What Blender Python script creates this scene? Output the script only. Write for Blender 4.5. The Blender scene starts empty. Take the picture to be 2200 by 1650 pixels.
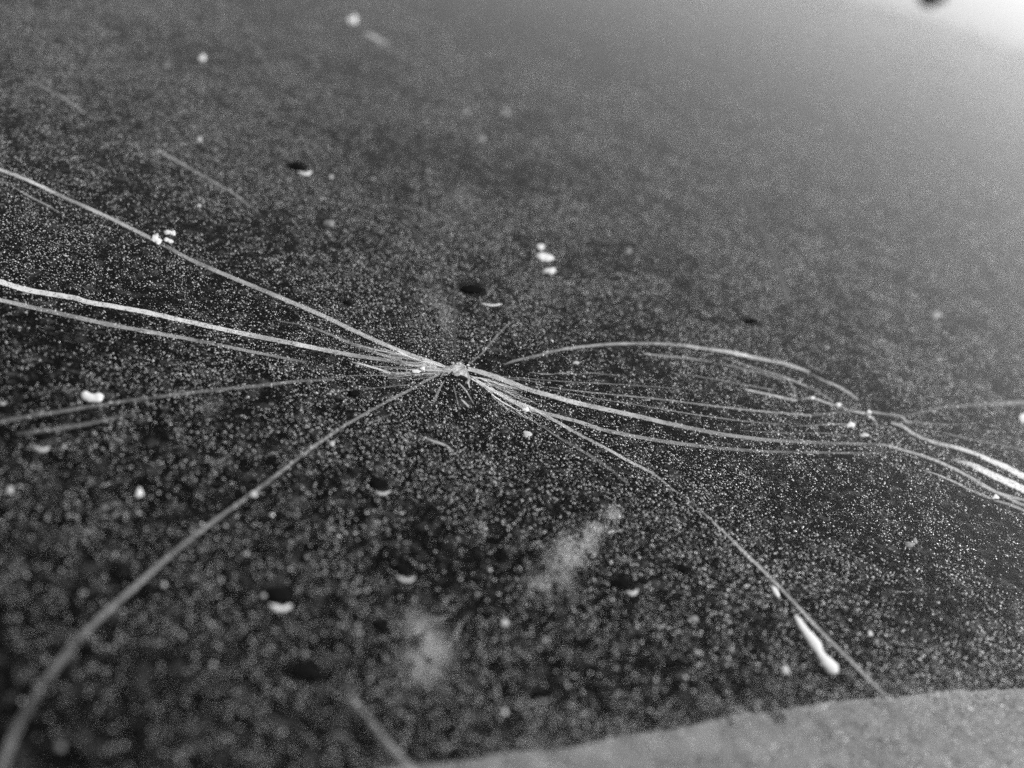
import bpy, bmesh, math, random
import numpy as np
from mathutils import Vector, Matrix
random.seed(4); RNG = np.random.default_rng(11)
C = bpy.context.scene.collection
SC = bpy.context.scene
R = math.radians

# ------------------------------------------------------------------ camera
FPX = 2359.0                     # focal length in photo pixels (photo 2200 x 1650)
PITCH, ROLL, H, ZF = R(30.7), R(16.7), 0.1045, 0.2
FWD = Vector((0, math.cos(PITCH), -math.sin(PITCH)))
R0 = Vector((1, 0, 0)); U0 = Vector((0, math.sin(PITCH), math.cos(PITCH)))
CX = R0*math.cos(ROLL) + U0*math.sin(ROLL)
CY = -R0*math.sin(ROLL) + U0*math.cos(ROLL)
cam_d = bpy.data.cameras.new('camera'); cam = bpy.data.objects.new('camera', cam_d); C.objects.link(cam)
m = Matrix.Identity(4)
for i in range(3):
    m[i][0], m[i][1], m[i][2] = CX[i], CY[i], -FWD[i]
m[0][3], m[1][3], m[2][3] = 0, 0, H
cam.matrix_world = m
cam_d.sensor_width = 36; cam_d.lens = 36*FPX/2200
cam_d.clip_start = 0.005; cam_d.clip_end = 3000
cam_d.dof.use_dof = True; cam_d.dof.focus_distance = ZF; cam_d.dof.aperture_fstop = 9.8
SC.camera = cam
CAM = Vector((0, 0, H))
def ray(px, py):
    return FWD + CX*((px-1100)/FPX) + CY*((825-py)/FPX)
def at(px, py, z=0.0):           # photo pixel -> point on the real plane of height z
    d = ray(px, py); t = (z-H)/d.z
    return CAM + d*t
def depth(px, py):
    return -H/ray(px, py).z

# ------------------------------------------------------------------ light
SUN_EL, SUN_AZ = R(30), R(41)    # azimuth clockwise from +Y
w = bpy.data.worlds.new('World'); SC.world = w; w.use_nodes = True
nt = w.node_tree; nt.nodes.clear()
sky = nt.nodes.new('ShaderNodeTexSky'); sky.sky_type = 'NISHITA'; sky.sun_disc = False
sky.sun_elevation = SUN_EL; sky.sun_rotation = SUN_AZ; sky.dust_density = 1.0; sky.air_density = 0.9
bw = nt.nodes.new('ShaderNodeRGBToBW'); bg = nt.nodes.new('ShaderNodeBackground'); wo = nt.nodes.new('ShaderNodeOutputWorld')
nt.links.new(sky.outputs[0], bw.inputs[0]); nt.links.new(bw.outputs[0], bg.inputs[0]); nt.links.new(bg.outputs[0], wo.inputs[0])
bg.inputs[1].default_value = 0.142
sd = bpy.data.lights.new('sun', 'SUN'); sd.energy = 5.0; sd.angle = R(0.5)
sun = bpy.data.objects.new('sun', sd); C.objects.link(sun)
sdir = Vector((math.sin(SUN_AZ)*math.cos(SUN_EL), math.cos(SUN_AZ)*math.cos(SUN_EL), math.sin(SUN_EL)))
sun.rotation_euler = sdir.to_track_quat('Z', 'Y').to_euler(); sun.location = (1, 1, 1)
SC.view_settings.view_transform = 'Standard'; SC.view_settings.look = 'None'
SC.view_settings.exposure = 0.1; SC.view_settings.gamma = 1; SC.view_settings.use_curve_mapping = False
SC.cycles.use_denoising = False
SC.cycles.transparent_max_bounces = 24
SC.cycles.sample_clamp_indirect = 3; SC.cycles.sample_clamp_direct = 3

# ------------------------------------------------------------------ helpers
def tag(o, label=None, cat=None, group=None, kind=None):
    if label: o['label'] = label
    if cat: o['category'] = cat
    if group: o['group'] = group
    if kind: o['kind'] = kind
    return o
def link(name, me, mat, parent=None):
    o = bpy.data.objects.new(name, me); C.objects.link(o)
    if mat: me.materials.append(mat)
    if parent: o.parent = parent
    return o
def empty(name, loc):
    o = bpy.data.objects.new(name, None); o.empty_display_size = .005; C.objects.link(o); o.location = loc
    return o
def mesh_np(name, v, f, attrs=None):
    """v (n,3), f (m,k) numpy"""
    me = bpy.data.meshes.new(name); n, (fm, k) = len(v), f.shape
    me.vertices.add(n); me.vertices.foreach_set('co', v.astype(np.float32).ravel())
    me.loops.add(fm*k); me.loops.foreach_set('vertex_index', f.astype(np.int32).ravel())
    me.polygons.add(fm); me.polygons.foreach_set('loop_start', np.arange(0, fm*k, k, dtype=np.int32))
    me.update(calc_edges=True)
    for an, av in (attrs or {}).items():
        a = me.attributes.new(an, 'FLOAT', 'POINT'); a.data.foreach_set('value', av.astype(np.float32))
    return me
def newmat(name):
    mt = bpy.data.materials.new(name); mt.use_nodes = True; mt.node_tree.nodes.clear()
    T = mt.node_tree
    def N(t, **kw):
        n = T.nodes.new('ShaderNode'+t)
        for k, v in kw.items():
            if k.startswith('i_'): n.inputs[k[2:].replace('_', ' ')].default_value = v
            else: setattr(n, k, v)
        return n
    def L(a, b): T.links.new(a, b)
    return mt, N, L
def g(v): return (v, v, v, 1)

# ------------------------------------------------------------------ materials
def glass_material(top):
    mt, N, L = newmat('dusty glass' if top else 'clean glass')
    out = N('OutputMaterial'); tr = N('BsdfTransparent'); tr.inputs[0].default_value = g(.86)
    gl = N('BsdfGlossy', i_Roughness=.02); gl.inputs['Color'].default_value = g(1)
    m1 = N('MixShader')
    if top:                       # Schlick reflectance, the same from both sides
        ge = N('NewGeometry'); dt = N('VectorMath', operation='DOT_PRODUCT'); L(ge.outputs['Incoming'], dt.inputs[0]); L(ge.outputs['Normal'], dt.inputs[1])
        ab = N('Math', operation='ABSOLUTE'); L(dt.outputs['Value'], ab.inputs[0])
        iv = N('Math', operation='SUBTRACT'); iv.inputs[0].default_value = 1; L(ab.outputs[0], iv.inputs[1])
        pw = N('Math', operation='POWER'); L(iv.outputs[0], pw.inputs[0]); pw.inputs[1].default_value = 6
        fr = N('Math', operation='MULTIPLY_ADD'); L(pw.outputs[0], fr.inputs[0]); fr.inputs[1].default_value = .96; fr.inputs[2].default_value = .003
        L(fr.outputs[0], m1.inputs[0])
    else: m1.inputs[0].default_value = .006
    L(tr.outputs[0], m1.inputs[1]); L(gl.outputs[0], m1.inputs[2])
    if not top:
        L(m1.outputs[0], out.inputs[0]); return mt
    tc = N('TexCoord')
    n1 = N('TexNoise', i_Scale=1900., i_Detail=3., i_Roughness=.6)      # fine grime between the grains
    n2 = N('TexNoise', i_Scale=280., i_Detail=4., i_Roughness=.6)       # clumps
    n3 = N('TexNoise', i_Scale=22., i_Detail=3.)                        # wiped areas
    for n in (n1, n2, n3): L(tc.outputs['Object'], n.inputs['Vector'])
    r1 = N('MapRange'); r1.inputs[1].default_value = .52; r1.inputs[2].default_value = .72; L(n1.outputs[0], r1.inputs[0])
    r2 = N('MapRange'); r2.inputs[1].default_value = .46; r2.inputs[2].default_value = .66; r2.inputs[3].default_value = .05; L(n2.outputs[0], r2.inputs[0])
    r3 = N('MapRange'); r3.inputs[1].default_value = .3; r3.inputs[2].default_value = .7; r3.inputs[3].default_value = .5; L(n3.outputs[0], r3.inputs[0])
    a = N('Math', operation='MULTIPLY'); L(r1.outputs[0], a.inputs[0]); L(r2.outputs[0], a.inputs[1])
    b = N('Math', operation='MULTIPLY'); L(a.outputs[0], b.inputs[0]); L(r3.outputs[0], b.inputs[1])
    c0 = N('Math', operation='MULTIPLY_ADD'); L(b.outputs[0], c0.inputs[0]); c0.inputs[1].default_value = .25; c0.inputs[2].default_value = .002
    n4 = N('TexNoise', i_Scale=330., i_Detail=5., i_Roughness=.7); L(tc.outputs['Object'], n4.inputs['Vector'])     # caked blotches
    r4 = N('MapRange'); r4.inputs[1].default_value = .52; r4.inputs[2].default_value = .7; r4.inputs[4].default_value = .13; L(n4.outputs[0], r4.inputs[0])
    c = N('Math', operation='ADD'); L(c0.outputs[0], c.inputs[0]); L(r4.outputs[0], c.inputs[1])
    df = N('BsdfDiffuse'); df.inputs[0].default_value = g(.42)
    rg = N('BsdfGlossy', i_Roughness=.42); rg.inputs['Color'].default_value = g(.5)
    md = N('MixShader'); md.inputs[0].default_value = .07
    L(df.outputs[0], md.inputs[1]); L(rg.outputs[0], md.inputs[2])
    m2 = N('MixShader'); L(c.outputs[0], m2.inputs[0]); L(m1.outputs[0], m2.inputs[1]); L(md.outputs[0], m2.inputs[2])
    L(m2.outputs[0], out.inputs[0])
    return mt
M_TOP = glass_material(True); M_GLASS = glass_material(False)

def grain_material():
    mt, N, L = newmat('dust grains'); out = N('OutputMaterial')
    at_ = N('Attribute', attribute_name='tone')
    p = N('BsdfPrincipled', i_Roughness=.3); L(at_.outputs['Fac'], p.inputs['Base Color'])
    p.inputs['IOR'].default_value = 1.55
    tl = N('BsdfTranslucent'); L(at_.outputs['Fac'], tl.inputs[0])
    mx = N('MixShader'); mx.inputs[0].default_value = .38
    gs = N('BsdfGlossy', i_Roughness=.3); m3 = N('MixShader'); m3.inputs[0].default_value = .07
    L(p.outputs[0], mx.inputs[1]); L(tl.outputs[0], mx.inputs[2]); L(mx.outputs[0], m3.inputs[1]); L(gs.outputs[0], m3.inputs[2]); L(m3.outputs[0], out.inputs[0])
    return mt
M_GRAIN = grain_material()

def crack_material():
    mt, N, L = newmat('fractured glass face'); out = N('OutputMaterial')
    fr_ = N('Attribute', attribute_name='frost'); tc = N('TexCoord')
    n1 = N('TexNoise', i_Scale=3600., i_Detail=2., i_Roughness=.6); L(tc.outputs['Object'], n1.inputs['Vector'])
    n2 = N('TexNoise', i_Scale=170., i_Detail=2.); L(tc.outputs['Object'], n2.inputs['Vector'])
    r1 = N('MapRange'); r1.inputs[1].default_value = .3; r1.inputs[2].default_value = .7; r1.inputs[3].default_value = .7; r1.inputs[4].default_value = 1.2; L(n1.outputs[0], r1.inputs[0])
    r2 = N('MapRange'); r2.inputs[1].default_value = .3; r2.inputs[2].default_value = .7; r2.inputs[3].default_value = .5; r2.inputs[4].default_value = 1.25; L(n2.outputs[0], r2.inputs[0])
    a = N('Math', operation='MULTIPLY'); L(r1.outputs[0], a.inputs[0]); L(r2.outputs[0], a.inputs[1])
    b = N('Math', operation='MULTIPLY', use_clamp=True); L(a.outputs[0], b.inputs[0]); L(fr_.outputs['Fac'], b.inputs[1])
    tl = N('BsdfTranslucent'); tl.inputs[0].default_value = g(.95)
    df = N('BsdfDiffuse'); df.inputs[0].default_value = g(.9)
    m1 = N('MixShader'); m1.inputs[0].default_value = .3; L(tl.outputs[0], m1.inputs[1]); L(df.outputs[0], m1.inputs[2])
    tr = N('BsdfTransparent'); m2 = N('MixShader')
    L(b.outputs[0], m2.inputs[0]); L(tr.outputs[0], m2.inputs[1]); L(m1.outputs[0], m2.inputs[2]); L(m2.outputs[0], out.inputs[0])
    return mt
M_CRACK = crack_material()

def plain(name, base, rough=.6, spec=.5, noise=0., scale=600., trans=0.):
    mt, N, L = newmat(name); out = N('OutputMaterial'); p = N('BsdfPrincipled', i_Roughness=rough)
    p.inputs['Specular IOR Level'].default_value = spec
    tc = N('TexCoord'); n = N('TexNoise', i_Scale=scale, i_Detail=4.); L(tc.outputs['Object'], n.inputs['Vector'])
    r = N('MapRange'); r.inputs[1].default_value = .3; r.inputs[2].default_value = .7
    r.inputs[3].default_value = base*(1-noise); r.inputs[4].default_value = base*(1+noise); L(n.outputs[0], r.inputs[0])
    L(r.outputs[0], p.inputs['Base Color'])
    bp = N('Bump', i_Strength=.3, i_Distance=.0002); L(n.outputs[0], bp.inputs['Height']); L(bp.outputs[0], p.inputs['Normal'])
    if trans:
        tl = N('BsdfTranslucent'); L(r.outputs[0], tl.inputs[0]); mx = N('MixShader'); mx.inputs[0].default_value = trans
        L(p.outputs[0], mx.inputs[1]); L(tl.outputs[0], mx.inputs[2]); L(mx.outputs[0], out.inputs[0])
    else: L(p.outputs[0], out.inputs[0])
    return mt
M_WHITE = plain('chalky white residue and caustic', .92, .7, .3, .06, 1500., .25)
M_PALE = plain('pale grey speck and caustic', .6, .6, .4, .2, 2000., .25)
M_DIM = plain('thin grey residue and caustic', .22, .6, .3, .3, 2000., .2)
M_DROP = plain('dark droplet', .009, .7, .0, .2, 800.)
M_DARK = plain('dark scratch', .02, .45, .35, .3, 900.)
M_DASH = plain('black dashboard plastic', .004, .9, .0, .3, 300.)
M_TRIM = plain('pale grey trim', .31, .7, .3, .3, 240.)
M_GROUND = plain('asphalt', .05, .9, .3, .3, 60.)

# ------------------------------------------------------------------ setting under the glass
def box(name, x0, x1, y0, y1, z0, z1, mat, parent=None):
    bm = bmesh.new(); bmesh.ops.create_cube(bm, size=1)
    for v in bm.verts:
        v.co = Vector(((x0+x1)/2+v.co.x*(x1-x0), (y0+y1)/2+v.co.y*(y1-y0), (z0+z1)/2+v.co.z*(z1-z0)))
    me = bpy.data.meshes.new(name); bm.to_mesh(me); bm.free()
    return link(name, me, mat, parent)
gm = bpy.data.meshes.new('ground'); gm.from_pydata([(-800, -800, -1), (800, -800, -1), (800, 800, -1), (-800, 800, -1)], [], [(0, 1, 2, 3)])
tag(link('ground', gm, M_GROUND), 'dark asphalt ground far below the glass', kind='structure')
tag(box('dashboard', -1.15, 1.25, -.3, 1.75, -.17, -.13, M_DASH), 'black dashboard seen dimly through the cracked glass', 'dashboard')

# pale trim panel under the near right part of the pane; its far edge is the blurred boundary
GLASS_T = 0.005
edge_px = [(500, 1690), (850, 1652), (1000, 1632), (1200, 1606), (1400, 1572), (1550, 1546), (1700, 1520), (1850, 1500), (2000, 1488), (2200, 1478), (2500, 1460)]
zt = -GLASS_T-.0006
ex_ = np.arange(500, 2500, 14); ey_ = np.interp(ex_, [p[0] for p in edge_px], [p[1] for p in edge_px])
far = [at(float(x), float(y)+random.gauss(0, 1.8)+3*math.sin(x/37.)+2*math.sin(x/91.), zt) for x, y in zip(ex_, ey_)]
near = [p + Vector((.02, -.09, 0)) for p in far]
bm = bmesh.new(); nb = len(far)
vt = [bm.verts.new(p) for p in far] + [bm.verts.new(p) for p in near]
vb = [bm.verts.new(p+Vector((0, 0, -.006))) for p in far] + [bm.verts.new(p+Vector((0, 0, -.006))) for p in near]
for i in range(nb-1):
    bm.faces.new((vt[i], vt[nb+i], vt[nb+i+1], vt[i+1])); bm.faces.new((vb[i], vb[i+1], vb[nb+i+1], vb[nb+i]))
    bm.faces.new((vt[i], vt[i+1], vb[i+1], vb[i])); bm.faces.new((vt[nb+i], vb[nb+i], vb[nb+i+1], vt[nb+i+1]))
bm.faces.new((vt[0], vb[0], vb[nb], vt[nb])); bm.faces.new((vt[nb-1], vt[2*nb-1], vb[2*nb-1], vb[nb-1]))
me = bpy.data.meshes.new('trim_panel'); bm.to_mesh(me); bm.free()
tag(link('trim_panel', me, M_TRIM), 'pale grey trim panel showing under the glass along the lower right edge', 'panel')

# ------------------------------------------------------------------ the pane
PANE = empty('glass_pane', (0, 0, 0))
tag(PANE, 'dusty dark glass pane with long cracks running out from one impact point', 'glass pane')
x0, x1, y0, y1 = -1.1, 1.2, -.25, 1.7
me = bpy.data.meshes.new('glass')
me.from_pydata([(x0, y0, 0), (x1, y0, 0), (x1, y1, 0), (x0, y1, 0), (x0, y0, -GLASS_T), (x1, y0, -GLASS_T), (x1, y1, -GLASS_T), (x0, y1, -GLASS_T)], [],
               [(0, 1, 2, 3), (7, 6, 5, 4), (0, 4, 5, 1), (1, 5, 6, 2), (2, 6, 7, 3), (3, 7, 4, 0)])
o = link('glass', me, M_TOP, PANE); me.materials.append(M_GLASS)
for i, p in enumerate(me.polygons): p.material_index = 0 if i == 0 else 1

# ------------------------------------------------------------------ cracks and their modelled reflections
DN = Vector((-math.sin(ROLL), math.cos(ROLL)))        # photo direction (y down) in which depth inside the glass shows
def spline(pts, step=6.0):
    """Catmull-Rom through (x, y, width, brightness)"""
    P = [np.array(p, float) for p in pts]
    P = [2*P[0]-P[1]] + P + [2*P[-1]-P[-2]]; out = []
    for i in range(1, len(P)-2):
        n = max(2, int(np.hypot(*(P[i+1][:2]-P[i][:2]))/step))
        for k in range(n):
            t = k/n
            out.append(.5*((2*P[i])+(-P[i-1]+P[i+1])*t+(2*P[i-1]-5*P[i]+4*P[i+1]-P[i+2])*t*t+(-P[i-1]+3*P[i]-3*P[i+1]+P[i+2])*t**3))
    out.append(P[-2]); return out
TOPZ = -0.00012
def project(P):
    v = P-CAM; d = v.dot(FWD)
    return Vector((1100+FPX*v.dot(CX)/d, 825-FPX*v.dot(CY)/d))
def crack(pts, name='crack', label=None, jit=.16, step=6., zoff=0., gain=1.0):
    """One fracture face running down into the glass; each break slants by its own angle."""
    S = spline(pts, step); n = len(S); V = []; F = []; A = []; prev = None
    geo = []
    for i, s in enumerate(S):
        q = S[min(i+1, n-1)][:2]-S[max(i-1, 0)][:2]; q = q/(np.hypot(*q)+1e-9)
        px, py = s[0]+random.gauss(0, jit), s[1]+random.gauss(0, jit)
        a, b = at(px+q[0]*4, py+q[1]*4, TOPZ), at(px-q[0]*4, py-q[1]*4, TOPZ)
        t = a-b; t.z = 0; t.normalize(); nr = Vector((-t.y, t.x, 0))
        if prev is not None and nr.dot(prev) < 0: nr = -nr
        prev = nr
        p = at(px, py, TOPZ)
        def width(lean):            # visible width in the photo for 1 mm of depth
            e = project(p+nr*(lean*.001)+Vector((0, 0, -.001)))-project(p)
            return abs(e.x*q[1]-e.y*q[0]), e
        geo.append((px, py, q, p, nr, width, s))
    best, lean = -1, .2
    for L_ in (-1.1, -.8, -.5, -.25, .25, .5, .8, 1.1):
        sc = 0
        for g_ in geo[::max(1, n//8)]:
            nrm = (g_[4]+Vector((0, 0, L_))).normalized()
            wv = g_[5](L_)[0]
            if g_[6][2]/max(wv, .01) > 4.6: sc -= .15
            sc += abs(nrm.dot(sdir))*min(1, wv/7)-.04*abs(L_)
        if sc > best: best, lean = sc, L_
    for i, (px, py, q, p, nr, width, s) in enumerate(geo):
        wd = max(.8, .72*s[2]*(1+random.gauss(0, .05))); wv, e = width(lean)
        h = min(.0044, .001*wd/max(wv, .5))
        c = e*(h/.001*.5)           # centre the face on the line
        p = at(px-c.x, py-c.y, TOPZ)+Vector((0, 0, zoff))
        d = nr*(lean*h)+Vector((0, 0, -h))
        V += [p, p+d*.5+nr*(h*.04), p+d]
        A += [max(0., s[3])*gain*1.0]*3
        if i:
            k = 3*i
            for j in range(2): F.append((k-3+j, k-2+j, k+1+j, k+j))
    me = mesh_np(name, np.array([tuple(v) for v in V]), np.array(F), {'frost': np.array(A)})
    o = link(name, me, M_CRACK, PANE)
    if label: o['label'] = label
    return o
def W(pts, w, b):       # fill constant or ramped width/brightness
    n = len(pts); wa = w if isinstance(w, (list, tuple)) else (w, w); ba = b if isinstance(b, (list, tuple)) else (b, b)
    out = []
    for i, p in enumerate(pts):
        t = i/max(1, n-1)
        out.append((p[0], p[1], p[2] if len(p) > 2 and p[2] else np.interp(t, np.linspace(0, 1, len(wa)), wa),
                    p[3] if len(p) > 3 else np.interp(t, np.linspace(0, 1, len(ba)), ba)))
    return out

crack(W([(-30, 352), (0, 364), (60, 387), (130, 420), (190, 447), (240, 470), (300, 500), (350, 525), (400, 553), (460, 580), (520, 605), (640, 655), (700, 681), (760, 710), (820, 737), (870, 757), (920, 775), (955, 788)],
        [9, 9, 10, 11, 12, 11, 7], [.6, .7, .55, .35, .5, .6, .65, .75]), label='long pale crack from the upper left corner to the impact point')
crack(W([(-30, 596), (0, 605), (60, 623), (165, 641), (185, 648), (300, 668), (400, 690), (520, 716), (640, 740), (740, 760), (790, 768), (850, 777), (900, 787), (950, 795)],
        [16, 15, 14, 13, 13, 12, 10, 8], [1.5, 1.3, 1.2, 1.1, .9, .6, .35, .6]), label='bright white crack left of the impact point')
crack(W([(-30, 632), (0, 641), (100, 664), (190, 684), (250, 697), (400, 724), (520, 748), (600, 764), (660, 775)],
        [11, 12, 12, 9, 6], [.6, .5, .5, .45, .15]), zoff=-.0003)  # mirror image of the bright crack in the lower glass face, modelled as geometry
crack(W([(-30, 912), (0, 906), (60, 895), (130, 884), (260, 863), (400, 845), (500, 834), (560, 828), (640, 819), (715, 815)],
        [9, 10, 10, 10, 7], [.8, .9, .8, .95, .9]))
crack(W([(690, 812), (760, 807), (830, 806), (890, 803), (950, 800)], [2, 3, 3], [.2, .4, .6]))
crack(W([(35, 932), (90, 926), (140, 918), (190, 910), (240, 899), (290, 890)], [9, 13, 10, 6], [.5, .8, .8, .3]))  # reflection of the low crack above it, built as its own face
crack(W([(945, 803), (915, 818), (880, 838), (840, 858), (800, 880), (765, 900), (730, 921), (660, 970), (600, 1016), (540, 1062), (470, 1112), (400, 1165), (340, 1216), (280, 1270), (225, 1318), (170, 1372)],
        [7, 8, 9, 9, 11, 14, 18], [1., .95, .9, .9, .9, .95, 1.]), label='broad pale crack curving down to the lower left corner')
crack(W([(168, 1374), (135, 1415), (100, 1462), (65, 1515), (40, 1560), (15, 1620), (-5, 1680)], [24, 26, 28], [.5, .35, .4]))
crack(W([(1005, 792), (1035, 800), (1060, 808), (1100, 823), (1140, 838), (1200, 855), (1250, 868), (1360, 892), (1460, 915), (1560, 934), (1660, 946), (1760, 951), (1830, 953), (1880, 954), (1905, 957), (1930, 964), (2000, 985), (2060, 1012), (2100, 1034), (2150, 1062), (2230, 1100)],
        [12, 14, 13, 13, 11, 9, 7, 8, 8, 9], [.9, 1., .85, .8, .6, .4, .28, .75, .6, .3]), label='bright main crack sweeping right from the impact point')
crack(W([(1090, 858), (1130, 876), (1200, 895), (1250, 908), (1300, 924), (1400, 944), (1500, 958), (1560, 964), (1650, 970), (1750, 972), (1850, 974), (1900, 975)],
        [10, 10, 11, 8, 6], [.7, .65, .5, .4, .35, .35, .25]))  # dim reflection of the main right crack, built as a ribbon
crack(W([(1015, 812), (1045, 830), (1080, 850), (1120, 868), (1150, 880), (1200, 908), (1250, 936), (1300, 962), (1350, 990), (1400, 1016), (1440, 1046)],
        [7, 9, 9, 8, 8, 5], [.8, .65, .5, .5, .6, .3]), label='straight crack from the impact point towards the lower right')
crack(W([(1440, 1048), (1480, 1075), (1530, 1118)], [5, 3, 6], [.3, .1, .25]))
crack(W([(1530, 1120), (1565, 1152), (1600, 1188), (1640, 1226), (1680, 1266), (1750, 1342), (1830, 1422), (1880, 1472), (1915, 1506)],
        [6, 9, 9, 9, 8], [.35, .5, .42, .42, .35]))
crack(W([(1085, 782), (1110, 774), (1150, 765), (1200, 752), (1250, 745), (1300, 740), (1350, 738), (1410, 738), (1470, 742), (1500, 747)],
        [6, 8, 8, 7, 8], [.7, .9, .95, .8, .9]), label='arched crack above right of the impact point')
crack(W([(1500, 747), (1540, 752), (1580, 759), (1620, 768), (1660, 776), (1700, 785), (1740, 800)],
        [6, 9, 12, 9, 9, 9], [.7, 1.0, 1.6, .9, .8, .6]), label='bright middle stretch of the arched crack')
crack(W([(1742, 803), (1765, 815), (1800, 830), (1830, 848), (1845, 860)], [3, 6, 8, 6], [.2, .45, .5, .3]))
crack(W([(1385, 760), (1430, 765), (1480, 770), (1530, 778)], [5, 7, 5], [.4, .45, .3]))
crack(W([(1535, 780), (1580, 788), (1640, 803), (1680, 815)], [5, 6, 5], [.15, .28, .3]))
crack(W([(1695, 822), (1704, 832), (1707, 845), (1704, 858)], [9, 8, 9], [.4, .5, .5]), step=4)
crack(W([(1600, 836), (1625, 842), (1650, 847), (1680, 854), (1712, 861)], [6, 7, 8], [.8, .9, 1.2]), label='short bright crack below the arched crack')
crack(W([(1715, 858), (1745, 855), (1775, 865), (1800, 873)], [5, 7, 6], [.3, .6, .4]))
crack(W([(1800, 872), (1830, 883), (1855, 887), (1870, 895), (1880, 905), (1886, 920)], [6, 8, 6, 6], [.5, 1.2, .8, .3]))
crack(W([(1180, 832), (1260, 842), (1340, 850), (1420, 858), (1500, 868), (1600, 880), (1700, 889), (1740, 892)], [3, 4, 5, 6, 6], [.4, .5, .55, .6, .5]))
crack(W([(1735, 893), (1770, 890), (1800, 886), (1830, 885)], [7, 7, 6], [.5, .5, .4]))
crack(W([(1870, 884), (1900, 889), (1935, 894), (1945, 903), (1960, 908), (2010, 910), (2060, 914)], [7, 7, 9, 6, 5], [.6, .55, .6, .35, .2]))
crack(W([(1945, 893), (1980, 886), (2000, 882), (2040, 874), (2100, 870), (2150, 867), (2240, 862)], [6, 7, 6, 11, 12], [.6, .8, .5, .6, .8]))
crack(W([(1700, 916), (1740, 914), (1780, 912), (1810, 911), (1835, 914)], [3, 5, 5], [.3, .5, .3]))
crack(W([(1915, 908), (1940, 916), (1960, 930), (1985, 942), (2010, 951), (2050, 960), (2100, 976), (2130, 990), (2160, 1003), (2240, 1044)],
        [7, 10, 9, 9, 11, 15, 17], [.45, .7, .6, .7, 1.1, 1.7, 1.9]), label='brilliant white crack leaving at the right edge')
crack(W([(2045, 987), (2075, 994), (2100, 1004), (2140, 1024), (2180, 1042), (2240, 1070)], [6, 12, 18, 20, 20], [.4, .8, 1.6, 1.9, 1.9]), label='second brilliant crack at the right edge, just under the first')
crack(W([(1985, 1010), (2020, 1022), (2060, 1040), (2090, 1055), (2140, 1075), (2180, 1088), (2240, 1115)], [3, 6, 7, 8], [.3, .6, .5, .4, .4]))
crack(W([(2030, 930), (2080, 943), (2130, 952), (2200, 966), (2240, 975)], [5, 7, 7], [.2, .28, .2]))
crack(W([(2100, 1040), (2150, 1060), (2240, 1085)], [5, 8, 8], [.3, .5, .5]))
crack(W([(1003, 786), (1020, 772), (1040, 755), (1056, 735), (1072, 718), (1088, 700), (1104, 690)], [4, 5, 6, 6, 5], [.8, .7, .8, .8, .5]), label='short crack rising to the upper right of the impact point')
crack(W([(335, 320), (352, 330), (390, 351), (440, 380), (470, 397), (500, 414), (530, 438), (545, 446)], [5, 8, 7, 7, 5], [.35, .4, .22, .3, .22, .1]), label='detached pale crack at the upper left, beyond the longest crack')
crack(W([(60, 170), (100, 190), (140, 212), (175, 235)], [6, 8, 6], [.1, .22, .2]))
crack(W([(745, 1475), (765, 1505), (800, 1552), (830, 1592), (860, 1625), (890, 1660)], [14, 18, 22], [.3, .4, .45]), label='faint blurred crack at the bottom, left of the pale panel')
crack(W([(955, 818), (945, 834), (938, 850), (930, 868)], [3, 5, 8, 9], [.7, .9, .7, .3]), label='short forked crack just below the impact point')
crack(W([(974, 828), (980, 850), (984, 868), (987, 880)], [3, 4, 3], [.7, .5, .3]))
crack(W([(985, 822), (995, 832), (1003, 842), (1012, 858), (1018, 868)], [3, 6, 4, 3], [.7, .8, .5, .3]))
crack(W([(990, 858), (1000, 866), (1008, 875)], [3, 6, 3], [.4, .8, .4]))
crack(W([(700, 848), (720, 841), (750, 838), (765, 836)], [4, 6, 4], [.3, .5, .3]))
crack(W([(770, 836), (800, 834), (840, 830), (890, 826)], [3, 4, 3], [.3, .35, .3]))
crack(W([(760, 737), (790, 747), (830, 756), (880, 768), (915, 779)], [2, 5, 4, 3], [.5, 1.1, .7, .6]))
crack(W([(757, 778), (780, 783), (810, 792), (840, 802)], [2, 5, 7], [.5, 1.1, .6]))
crack(W([(600, 690), (660, 700), (700, 715), (760, 740), (800, 756), (860, 772)], [3, 6, 8, 8], [.12, .25, .3, .5]))
crack(W([(835, 742), (860, 757), (890, 770), (930, 782)], [4, 4, 5], [.8, .9, .8]))
crack(W([(1140, 800), (1180, 804), (1205, 802), (1240, 803)], [2, 4, 3], [.3, .6, .5]))
crack(W([(1240, 805), (1262, 801), (1300, 804), (1340, 808)], [2, 4, 2], [.4, .4, .15]))
crack(W([(1075, 815), (1110, 815), (1150, 820), (1170, 824)], [2, 3, 2], [.3, .45, .3]))
crack(W([(912, 940), (930, 947), (955, 956), (975, 970)], [4, 8, 6], [.3, .6, .4]))
crack(W([(1150, 905), (1200, 940), (1240, 962), (1300, 1000), (1350, 1040)], [3, 6, 8, 8], [.1, .22, .18, .1]))
crack(W([(790, 912), (815, 900), (845, 888)], [4, 7, 4], [.2, .35, .2]))
crack(W([(20, 396), (60, 420), (100, 440), (130, 458)], [4, 6, 4], [.15, .3, .15]))
crack(W([(820, 55), (785, 70), (800, 78), (835, 95)][1:], [9, 12, 10], [.35, .45, .35]), label='short soft grey dash near the top edge')

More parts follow.
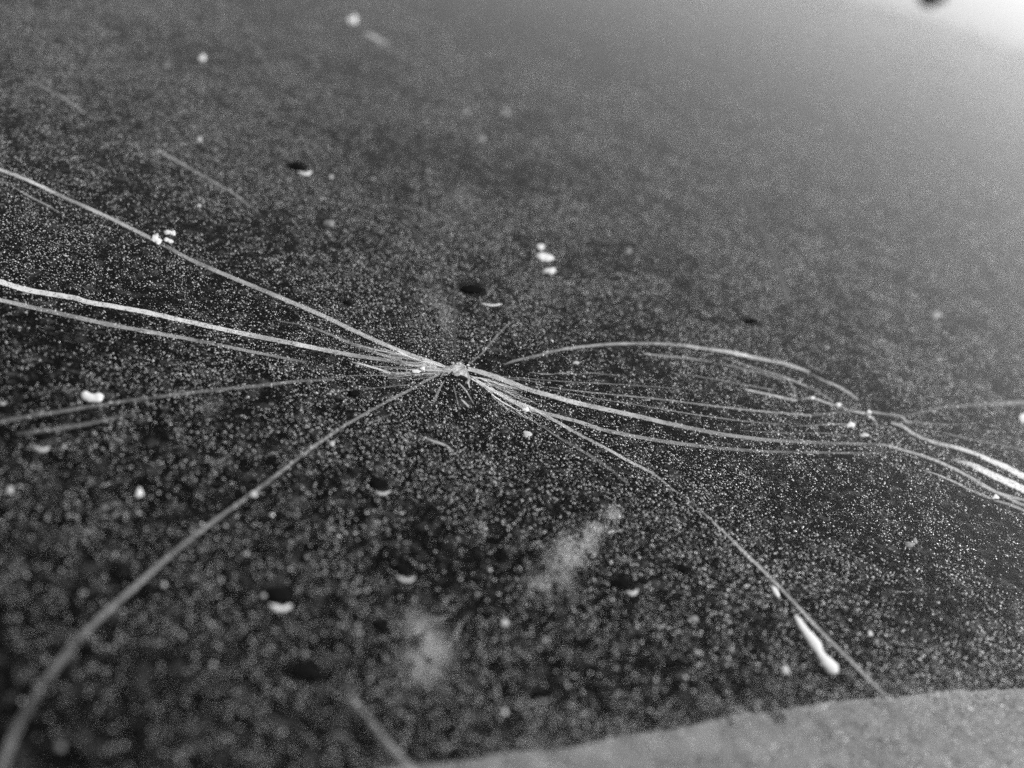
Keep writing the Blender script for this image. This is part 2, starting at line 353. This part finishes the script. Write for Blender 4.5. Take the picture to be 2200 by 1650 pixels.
crack(W([(1040, 806), (1120, 812), (1220, 820), (1330, 826), (1450, 834), (1540, 842)], [2, 3, 3, 2], [.3, .45, .35, .15]))
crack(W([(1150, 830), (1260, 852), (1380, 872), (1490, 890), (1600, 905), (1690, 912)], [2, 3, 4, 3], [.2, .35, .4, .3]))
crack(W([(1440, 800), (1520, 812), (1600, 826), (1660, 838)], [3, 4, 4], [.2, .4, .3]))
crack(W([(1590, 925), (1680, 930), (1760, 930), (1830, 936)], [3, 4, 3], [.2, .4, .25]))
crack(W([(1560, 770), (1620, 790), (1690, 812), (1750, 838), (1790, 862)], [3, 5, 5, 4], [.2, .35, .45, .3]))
# splinters fanned round the impact
def fan(cx, cy, a0, a1, n, r0, r1, l0, l1):
    for _ in range(n):
        a = R(random.uniform(a0, a1)); r = random.uniform(r0, r1)*random.uniform(.6, 1); l = random.uniform(l0, l1)
        ca, sa = math.cos(a), math.sin(a); bend = random.gauss(0, .06)
        pts = [(cx+ca*(r+l*t)-sa*l*bend*t*(1-t)*4, cy+sa*(r+l*t)+ca*l*bend*t*(1-t)*4) for t in (0, .35, .7, 1)]
        b = random.uniform(.35, 1.3); wv = random.choice((1.2, 1.6, 2.2, 3.6))
        crack(W(pts, [1.2, wv, wv*.8, 1.0], [b*.6, b, b*.8, b*.4]), name='splinter', step=5, jit=.45)
fan(985, 797, 171, 199, 34, 25, 150, 30, 110)
fan(985, 797, 176, 192, 10, 20, 60, 15, 40)
fan(988, 800, 15, 36, 34, 28, 150, 30, 110)

# crushed cone at the impact point: a faceted frustum of fracture faces opening downwards
def impact():
    ct = at(987, 787, TOPZ); n = 18; V = []; F = []; A = []
    rt = .0013; rb = .0030; hh = .0034
    for i in range(n+1):
        a = R(-14+208*i/n)
        for k, (r, z) in enumerate(((rt, 0), ((rt+rb)*.52, -hh*.5), (rb, -hh))):
            rr = r*(1+random.gauss(0, .06)); zz = z*(1+random.gauss(0, .10))
            V.append((ct.x+rr*math.cos(a), ct.y+rr*math.sin(a)*.9, TOPZ+zz)); A.append(random.choice((.5, .8, 1., 1.3, 1.5)))
        if i:
            b = 3*i
            for k in (0, 1): F.append((b-3+k, b+k, b+k+1, b-2+k))
    me = mesh_np('impact_cone', np.array(V), np.array(F), {'frost': np.array(A)})
    o = link('impact_cone', me, M_CRACK, PANE); o['label'] = 'crushed white cone of glass at the impact point'
    for i in range(7):              # crushed chips lying in and around the pit
        a = R(random.uniform(0, 180)); r = random.uniform(.0004, .0027)
        c = Vector((ct.x+r*math.cos(a), ct.y+r*math.sin(a)*.8-.0003, .0001)); s = random.uniform(.0002, .00055)
        bm = bmesh.new(); bmesh.ops.create_icosphere(bm, subdivisions=1, radius=s)
        for v in bm.verts: v.co = Vector((v.co.x*random.uniform(.6, 1.5), v.co.y*random.uniform(.6, 1.3), v.co.z*random.uniform(.25, .7))) + c
        me = bpy.data.meshes.new('glass_chip'); bm.to_mesh(me); bm.free(); link('glass_chip', me, M_WHITE if i % 2 else M_PALE, PANE)
impact()

# dark hairline scratches in the surface
BARE = []        # (polyline world pts, radius): dust is missing here
def scratch(pts, w, label):
    S = spline([(x, y, w, 1) for x, y in pts], 6); V = []; F = []
    wc = w*depth(*pts[len(pts)//2])/FPX/2
    for i, s in enumerate(S):
        a, b = S[max(0, i-1)], S[min(len(S)-1, i+1)]
        p = at(s[0]+random.gauss(0, .4), s[1], 0); t = at(b[0], b[1])-at(a[0], a[1]); t.normalize(); nr = Vector((-t.y, t.x, 0))*wc*random.uniform(.7, 1.2)
        V += [p+nr+Vector((0, 0, 2e-6)), p+Vector((0, 0, 4e-5)), p-nr+Vector((0, 0, 2e-6))]
        if i: k = 3*i; F += [(k-3, k-2, k+1, k), (k-2, k-1, k+2, k+1)]
        BARE.append((p.x, p.y, wc*1.5))
    o = link('scratch', mesh_np('scratch', np.array([tuple(v) for v in V]), np.array(F)), M_DARK, PANE); o['label'] = label
scratch([(978, 782), (978, 750), (977, 720), (976, 690), (974, 640)], 4, 'dark hairline running straight up from the impact point')
scratch([(825, 410), (845, 440), (865, 468), (880, 478), (895, 508), (908, 530)], 9, 'dark scratch at the upper middle of the pane')
scratch([(1530, 320), (1580, 395), (1620, 455), (1650, 520), (1675, 590), (1695, 650)], 13, 'long dark scratch at the upper right of the pane')
scratch([(1370, 180), (1430, 225), (1490, 275)], 16, 'dark scratch in the pale area near the top')
scratch([(870, 700), (895, 730), (925, 760)], 3, 'faint dark hairline left of the upright one')

# ------------------------------------------------------------------ lumps lying on the glass
def lump(name, blobs, mat, label=None, cat=None, group=None, parent=None, hgt=.2):
    """blobs: (px, py, semi-width px, semi-height px) in the photo; built as low irregular mounds merged in one mesh at their real place"""
    bm = bmesh.new()
    cx = sum(b[0] for b in blobs)/len(blobs); cy = sum(b[1] for b in blobs)/len(blobs); base = at(cx, cy)
    for (px, py, rw, rh) in blobs:
        c = at(px, py); ex = at(px+rw, py)-c; ey = at(px, py-rh)-c
        hh = hgt*min(ex.length, ey.length)
        res = bmesh.ops.create_icosphere(bm, subdivisions=2, radius=1)
        ph = random.uniform(0, 6)
        for v in res['verts']:
            x, y, z = v.co; k = 1+.16*math.sin(3*math.atan2(y, x)+ph)+.1*math.sin(5*math.atan2(y, x)+2*ph)+random.gauss(0, .14)
            v.co = c-base + ex*x*k + ey*y*k + Vector((0, 0, max(z, -.15)*hh))
    me = bpy.data.meshes.new(name); bm.to_mesh(me); bm.free()
    o = link(name, me, mat, parent)
    if parent is None: o.location = base
    else: o.location = base-parent.location
    if label: tag(o, label, cat, group)
    return o
def streak(name, pts, mat, label=None, cat=None, group=None, parent=None, hgt=.22):
    """pts: (px, py, half width px): one smooth raised drip or crescent"""
    S = spline([(x, y, w, 1) for x, y, w in pts], 3); n = len(S); base = at(*S[n//2][:2]); V = []; F = []; K = 7
    for i, s in enumerate(S):
        q = S[min(i+1, n-1)][:2]-S[max(i-1, 0)][:2]; q = q/(np.hypot(*q)+1e-9)
        c = at(s[0], s[1]); w_ = max(.4, s[2])*(1+random.gauss(0, .03)); e = at(s[0]-q[1]*w_, s[1]+q[0]*w_)-c
        for k in range(K):
            a = math.pi*k/(K-1); V.append(c-base+e*math.cos(a)+Vector((0, 0, math.sin(a)*e.length*hgt-1e-5)))
        if i:
            b = i*K
            for k in range(K-1): F.append((b-K+k, b-K+k+1, b+k+1, b+k))
    me = mesh_np(name, np.array([tuple(v) for v in V]), np.array(F)); me.shade_smooth()
    o = link(name, me, mat, parent); o.location = base if parent is None else base-parent.location
    if label: tag(o, label, cat, group)
    return o
FG = 'white and grey flecks lying on the dusty glass'
flecks = [
 ([(334, 512, 7, 9), (340, 518, 7, 7)], M_WHITE, 'white fleck sitting on the long upper left crack'),
 ([(362, 499, 9, 4), (372, 501, 6, 5)], M_WHITE, 'upper white fleck of the pair beside the long upper left crack'),
 ([(358, 515, 6, 4), (366, 518, 6, 4)], M_WHITE, 'hooked white fleck just right of the one on the upper left crack'),
 ([(336, 506, 6, 4)], M_PALE, 'small grey fleck touching the white fleck on the upper left crack'),
 ([(1162, 530, 8, 6)], M_WHITE, 'topmost small white fleck of three above the impact point'),
 ([(1165, 551, 12, 8), (1178, 554, 11, 8)], M_WHITE, 'largest white fleck, middle of three above the impact point'),
 ([(1183, 582, 13, 6)], M_WHITE, 'lowest oval white fleck of three above the impact point'),
 ([(758, 43, 11, 8)], M_WHITE, 'white oval fleck nearest the top edge'),
 ([(435, 125, 7, 7)], M_WHITE, 'round white fleck at the upper left'),
 ([(429, 299, 6, 5)], M_PALE, 'small grey fleck above the detached upper left crack'),
 ([(358, 140, 6, 5)], M_DIM, 'dim grey fleck left of the round white one at the upper left'),
 ([(300, 1059, 8, 10)], M_WHITE, 'oval white fleck left of the broad lower left crack'),
 ([(22, 1053, 8, 8)], M_PALE, 'round grey fleck at the left edge below the low crack'),
 ([(1238, 779, 7, 3)], M_PALE, 'tiny grey flake under the arched crack'),
 ([(1085, 1530, 5, 5)], M_WHITE, 'lone round speck near the bottom edge above the pale panel'),
 ([(1688, 1440, 7, 7)], M_PALE, 'round pale speck left of the end of the long white drip'),
 ([(1869, 1361, 5, 6)], M_PALE, 'pale speck right of the straight lower right crack'),
 ([(1883, 1378, 5, 5)], M_DIM, 'dim speck just under the pale speck right of the straight crack'),
 ([(708, 480, 11, 7)], M_DIM, 'grey patch of grit above the long upper left crack'),
 ([(1000, 240, 8, 7)], M_DIM, 'dim round fleck at the top centre'),
 ([(1086, 241, 9, 7)], M_DIM, 'dim fleck right of its twin at the top centre'),
 ([(1033, 297, 9, 7)], M_DIM, 'dim fleck below the pair at the top centre'),
 ([(712, 380, 5, 4)], M_PALE, 'tiny pale fleck right of the dark droplet at the upper middle'),
 ([(428, 442, 4, 4)], M_PALE, 'tiny pale fleck on the near side of the detached crack'),
 ([(545, 1062, 8, 7)], M_PALE, 'pale speck on the broad lower left crack'),
 ([(714, 953, 6, 6)], M_PALE, 'pale speck just right of the broad lower left crack'),
 ([(1130, 880, 7, 5)], M_WHITE, 'white crumb where the two lower right cracks part'),
 ([(1132, 933, 10, 7)], M_PALE, 'oval pale speck below the parting of the lower right cracks'),
 ([(2197, 897, 7, 9)], M_WHITE, 'white fleck cut by the right edge'),
 ([(2139, 1068, 8, 5)], M_WHITE, 'white crumb beside the cracks at the right edge'),
 ([(1828, 913, 9, 6)], M_WHITE, 'white crumb below the crossing of the right cracks'),
 ([(1857, 935, 10, 4)], M_PALE, 'pale crumb lying on the bend of the main right crack'),
 ([(1802, 870, 6, 5)], M_WHITE, 'tiny white bead left of the crossing of the right cracks'),
 ([(1867, 885, 5, 4)], M_WHITE, 'tiny white bead right of the crossing of the right cracks'),
 ([(1745, 855, 5, 4)], M_WHITE, 'tiny white bead at the end of the short bright crack'),
 ([(1955, 1170, 10, 6), (1966, 1162, 5, 6)], M_DIM, 'ragged grey flake in the dust at the right'),
 ([(130, 1605, 9, 9)], M_DIM, 'dim round fleck at the lower left corner'),
 ([(1078, 1303, 0.1, .1), (1084, 1338, 9, 7)], M_PALE, 'pale speck below the lower dust smear'),
 ([(2010, 677, 13, 8)], M_DIM, 'faint grey fleck in the blurred right part'),
 ([(1350, 540, 7, 6)], M_DIM, 'faint round fleck right of the three white flecks'),
 ([(225, 1090, 6, 6)], M_DIM, 'dim speck left of the broad lower left crack'),
 ([(895, 798, 10, 3.5), (908, 792, 5, 4)], M_WHITE, 'crushed white crumb just left of the impact point'),
 ([(1490, 1330, 11, 7)], M_DIM, 'dim smeared speck left of the long white drip'),
]
flecks = [(([b for b in bl if b[2] > 1]), mt, lb) for bl, mt, lb in flecks]
for bl, mt, lb in flecks: lump('fleck', bl, mt, lb, 'fleck', FG)

streak('fleck', [(1708, 1320, .5), (1713, 1328, 5), (1724, 1346, 7), (1735, 1361, 8), (1747, 1377, 11), (1756, 1390, 11), (1762, 1402, 7.5), (1772, 1416, 10), (1784, 1430, 13), (1794, 1440, 11), (1800, 1446, 1)], M_WHITE, 'long white drip beside the straight crack at the lower right', 'fleck', FG)
streak('fleck', [(1658, 1258, .5), (1663, 1265, 5), (1670, 1277, 5), (1675, 1285, .5)], M_WHITE, 'small white drip above the long white drip at the lower right', 'fleck', FG)
streak('fleck', [(174, 845, 1), (180, 848, 9), (190, 853, 9), (203, 855, 8), (214, 853, 10), (222, 850, 2)], M_WHITE, 'bright white curved fleck beside the low crack at the left edge', 'fleck', FG)
# dark droplets with refracted light modelled as a pale crescent on the near side
def droplet(px, py, rw, rh, label, cres=None):
    c = at(px, py); root = empty('droplet', c); tag(root, label, 'droplet', 'dark droplets on the dusty glass')
    lump('droplet_body', [(px, py, rw, rh), (px+rw*.45, py+rh*.3, rw*.6, rh*.7)], M_DROP, parent=root, hgt=.3)
    ex = at(px+rw, py)-c
    BARE.append((c.x, c.y, ex.length*1.25))
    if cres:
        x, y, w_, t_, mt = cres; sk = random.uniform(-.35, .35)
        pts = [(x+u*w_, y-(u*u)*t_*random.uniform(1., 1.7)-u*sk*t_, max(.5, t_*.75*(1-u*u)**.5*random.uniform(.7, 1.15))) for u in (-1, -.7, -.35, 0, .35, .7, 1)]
        streak('caustic_crescent', pts, mt, parent=root)
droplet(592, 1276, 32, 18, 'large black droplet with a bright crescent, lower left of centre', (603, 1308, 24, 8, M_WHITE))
droplet(657, 1443, 30, 15, 'black droplet without crescent near the bottom left of centre')
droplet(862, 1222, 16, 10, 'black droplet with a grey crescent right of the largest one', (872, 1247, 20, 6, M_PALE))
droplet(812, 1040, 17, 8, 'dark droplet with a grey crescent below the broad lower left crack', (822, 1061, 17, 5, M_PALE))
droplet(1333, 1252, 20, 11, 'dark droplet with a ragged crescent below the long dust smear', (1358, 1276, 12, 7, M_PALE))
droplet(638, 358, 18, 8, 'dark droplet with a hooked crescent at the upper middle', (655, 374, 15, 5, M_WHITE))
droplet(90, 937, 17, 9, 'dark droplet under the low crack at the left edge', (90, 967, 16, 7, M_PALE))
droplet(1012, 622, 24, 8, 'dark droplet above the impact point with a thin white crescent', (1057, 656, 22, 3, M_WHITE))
droplet(746, 650, 8, 5, 'small black droplet above the long upper left crack')
droplet(758, 846, 10, 5, 'small dark droplet left of the impact point')
droplet(1612, 690, 14, 4, 'faint dark droplet above the arched crack')
droplet(1465, 1222, 12, 8, 'small dark droplet left of the straight lower right crack')
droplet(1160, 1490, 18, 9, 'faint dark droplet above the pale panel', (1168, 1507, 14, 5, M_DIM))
droplet(2003, -12, 30, 14, 'dark spot cut by the top edge in the bright corner')  # low dark mound with bare glass around it
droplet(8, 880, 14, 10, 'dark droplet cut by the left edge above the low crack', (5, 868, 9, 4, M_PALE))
droplet(140, 1450, 17, 14, 'dark droplet below the bend of the broad lower left crack')
droplet(820, 1345, 15, 9, 'dark droplet left of the lower dust smear')

# ------------------------------------------------------------------ dust
def vnoise(x, y, s, seed):
    r = np.random.default_rng(seed); G = r.random((256, 256))
    u, v = x*s, y*s; i, j = np.floor(u).astype(int), np.floor(v).astype(int); fu, fv = u-i, v-j
    fu = fu*fu*(3-2*fu); fv = fv*fv*(3-2*fv)
    a, b = G[i % 256, j % 256], G[(i+1) % 256, j % 256]; c, d = G[i % 256, (j+1) % 256], G[(i+1) % 256, (j+1) % 256]
    return (a*(1-fu)+b*fu)*(1-fv)+(c*(1-fu)+d*fu)*fv
def grains(x, y, r, tone, flat=.95):
    n = len(x); V = np.zeros((n, 5, 3)); th = RNG.random(n)*6.283; asp = RNG.uniform(.45, 1.0, n)
    for k in range(4):
        a = k*math.pi/2; rr = r*RNG.uniform(.75, 1.25, n)
        lx, ly = rr*math.cos(a), rr*asp*math.sin(a)
        V[:, k, 0] = x+lx*np.cos(th)-ly*np.sin(th); V[:, k, 1] = y+lx*np.sin(th)+ly*np.cos(th); V[:, k, 2] = r*RNG.uniform(.0, .25, n)
    V[:, 4, 0] = x+r*RNG.uniform(-.4, .4, n); V[:, 4, 1] = y+r*RNG.uniform(-.4, .4, n); V[:, 4, 2] = r*flat*RNG.uniform(.5, 1.4, n)
    b = (np.arange(n)*5)[:, None, None]
    F = (np.array([[0, 1, 4], [1, 2, 4], [2, 3, 4], [3, 0, 4]])[None]+b).reshape(-1, 3)
    return V.reshape(-1, 3), F, np.repeat(tone, 5)
def bare_mask(x, y):
    keep = np.ones(len(x), bool)
    for bx, by, br in BARE: keep &= ((x-bx)**2+(y-by)**2) > br*br
    return keep
def field(n, ymax_a, ymax_b, density_keep, rmin, rmax, tlo, thi, falloff, fine=1.0):
    # trapezoid in front of the viewer with generous side margins, uniform per area
    y = np.sqrt(RNG.random(n)*(ymax_b**2-ymax_a**2)+ymax_a**2)
    x = RNG.uniform(-.78, .78, n)*y + .02
    k = .5*vnoise(x, y, 55, 21)+.3*vnoise(x, y, 160, 2)+.35*vnoise(x*.8+y*.6, y*.35-x*.5, 260, 3)
    k = k*.55+.22*vnoise(x, y, 850, 4)+.14*vnoise(x, y, 1900, 5)+.26*vnoise(x, y, 420*fine, 6)
    k = np.clip((k-.41)/.32, 0, 1)**1.2
    p = density_keep[0]+density_keep[1]*k
    p = p*np.clip(1-(y-falloff[0])/(falloff[1]-falloff[0]), .0, 1)
    p = p*np.clip(.35+(y+.5*x-.04)/.16, .3, 1)          # fewer grains at the near left, darkening it like lens vignetting
    s = RNG.random(n) < p; x, y = x[s], y[s]
    s = bare_mask(x, y); x, y = x[s], y[s]; n = len(x)
    r = rmin+(rmax-rmin)*RNG.random(n)**3.
    tone = tlo+(thi-tlo)*RNG.random(n)**1.6
    return x, y, r, tone
x2, y2, r2, t2 = field(210000, .30, .85, (.0, 1.), .0002, .00046, .4, .98, (.75, .85), .62)
s2 = RNG.random(len(x2)) < np.clip((y2-.30)/.12, .15, 1); x2, y2, r2, t2 = x2[s2], y2[s2], r2[s2], t2[s2]
x, y, r, t = field(1650000, .045, .46, (.07, .55), .00006, .00024, .45, 1., (.30, .46))
V, F, T = grains(np.concatenate([x, x2]), np.concatenate([y, y2]), np.concatenate([r, r2]), np.concatenate([t, t2]))
tag(link('dust', mesh_np('dust', V, F, {'tone': T}), M_GRAIN), 'fine pale dust scattered thickly over the dark glass', 'dust', kind='stuff')
n = 9000; yy = np.sqrt(RNG.random(n)*(.9**2-.045**2)+.045**2); xx = RNG.uniform(-.75, .75, n)*yy
V, F, T = grains(xx, yy, .00014+.00032*RNG.random(n)**4, .6+.4*RNG.random(n))
tag(link('grit', mesh_np('grit', V, F, {'tone': T}), M_GRAIN), 'coarser pale grit grains scattered among the fine dust', 'grit', kind='stuff')

# short lint fibres
def fibre_mesh(n):
    V = []; F = []; T = []
    for _ in range(n):
        yv = math.sqrt(random.uniform(.07**2, .4**2)); xv = random.uniform(-.6, .6)*yv
        a = random.uniform(0, 6.28); L_ = random.uniform(.0006, .0022); cv = random.gauss(0, 1.3); rr = random.uniform(1.5e-5, 3.5e-5); base = len(V)
        p = Vector((xv, yv, 5e-5)); tn = random.uniform(.4, .85)
        for k in range(6):
            d = Vector((math.cos(a), math.sin(a), 0)); nr = Vector((-d.y, d.x, 0))*rr
            V += [tuple(p+nr), tuple(p-nr), tuple(p+Vector((0, 0, rr*1.6)))]; T += [tn]*3
            if k:
                q = base+3*k
                for j in range(3): F.append((q-3+j, q-3+(j+1) % 3, q+(j+1) % 3, q+j))
            p = p+d*L_/5; a += cv/5
    return mesh_np('lint', np.array(V), np.array(F), {'tone': np.array(T)})
tag(link('lint', fibre_mesh(900), M_GRAIN), 'tiny curled lint fibres lying in the dust', 'lint', kind='stuff')

# soft smears of caked dust
def smear(pts, n, label, tone=.5, rr=.00006):
    """pts: (px, py, sigma px, weight)"""
    X, Y = [], []; ws = np.array([p[3] for p in pts]); ws = ws/ws.sum()
    for (px, py, sg, _), wv in zip(pts, ws):
        c = at(px, py); ex = at(px+sg, py)-c; ey = at(px, py-sg)-c; m_ = int(n*wv)
        a, b = RNG.standard_normal((2, m_))
        X.append(c.x+ex.x*a+ey.x*b); Y.append(c.y+ex.y*a+ey.y*b)
    X, Y = np.concatenate(X), np.concatenate(Y)
    k = vnoise(X, Y, 420, 9)*.6+vnoise(X, Y, 1100, 10)*.5; s = RNG.random(len(X)) < np.clip((k-.25)*2.2, .08, 1); X, Y = X[s], Y[s]
    V, F, T = grains(X, Y, rr*RNG.uniform(.6, 1.4, len(X)), tone*RNG.uniform(.6, 1.3, len(X)), .5)
    tag(link('dust_smear', mesh_np('dust_smear', V, F, {'tone': T}), M_GRAIN), label, 'smear', 'soft smears of caked dust', 'stuff')
smear([(1320, 1108, 12, 1), (1290, 1130, 16, 1.5), (1255, 1160, 17, 2), (1230, 1185, 21, 3), (1200, 1220, 24, 2.5), (1165, 1260, 22, 1)], 16000, 'long pale dust smear between the impact point and the bottom edge', .6)
smear([(905, 1350, 26, 2), (925, 1400, 28, 3), (905, 1435, 24, 1.5)], 11000, 'soft round dust smear near the bottom, left of the middle', .5)
smear([(920, 615, 26, 1), (935, 660, 34, 1.4), (955, 700, 30, 1)], 9000, 'pale dust haze just above the impact point', .75, .00006)
smear([(990, 430, 26, 1), (960, 470, 34, 1)], 6000, 'faint dust smear at the upper middle', .7)
smear([(620, 120, 50, 1), (560, 60, 40, 1), (680, 40, 50, 1)], 9000, 'broad faint dust smear by the top edge', .35, .0001)
smear([(700, 745, 40, 1), (790, 775, 36, 2), (850, 790, 26, 1.6), (650, 770, 34, 1)], 5200, 'pale dust caked among the cracks left of the impact point', .55, .00005)
smear([(1060, 830, 18, 1), (1090, 860, 22, 1.5), (1130, 885, 18, 1)], 3000, 'pale dust caked among the cracks right of the impact point', .55, .00005)
smear([(465, 868, 16, 1), (440, 872, 14, 1)], 900, 'small grey dust streak under the low left crack', .6)
smear([(1660, 1010, 40, 1), (1600, 990, 45, 1)], 2600, 'faint dust haze under the main right crack', .4, .00005)
smear([(1150+90*i, float(np.interp(1150+90*i, [p[0] for p in edge_px], [p[1] for p in edge_px]))+random.gauss(0, 6), 26+random.uniform(0, 12), 1) for i in range(12)], 12000, 'thin dust gathered along the far edge of the pale trim panel', .4, .00005)
smear([(1890, 745, 18, 1), (1915, 760, 14, .6)], 1500, 'faint grey dust patch above the right cracks', .6, .00009)
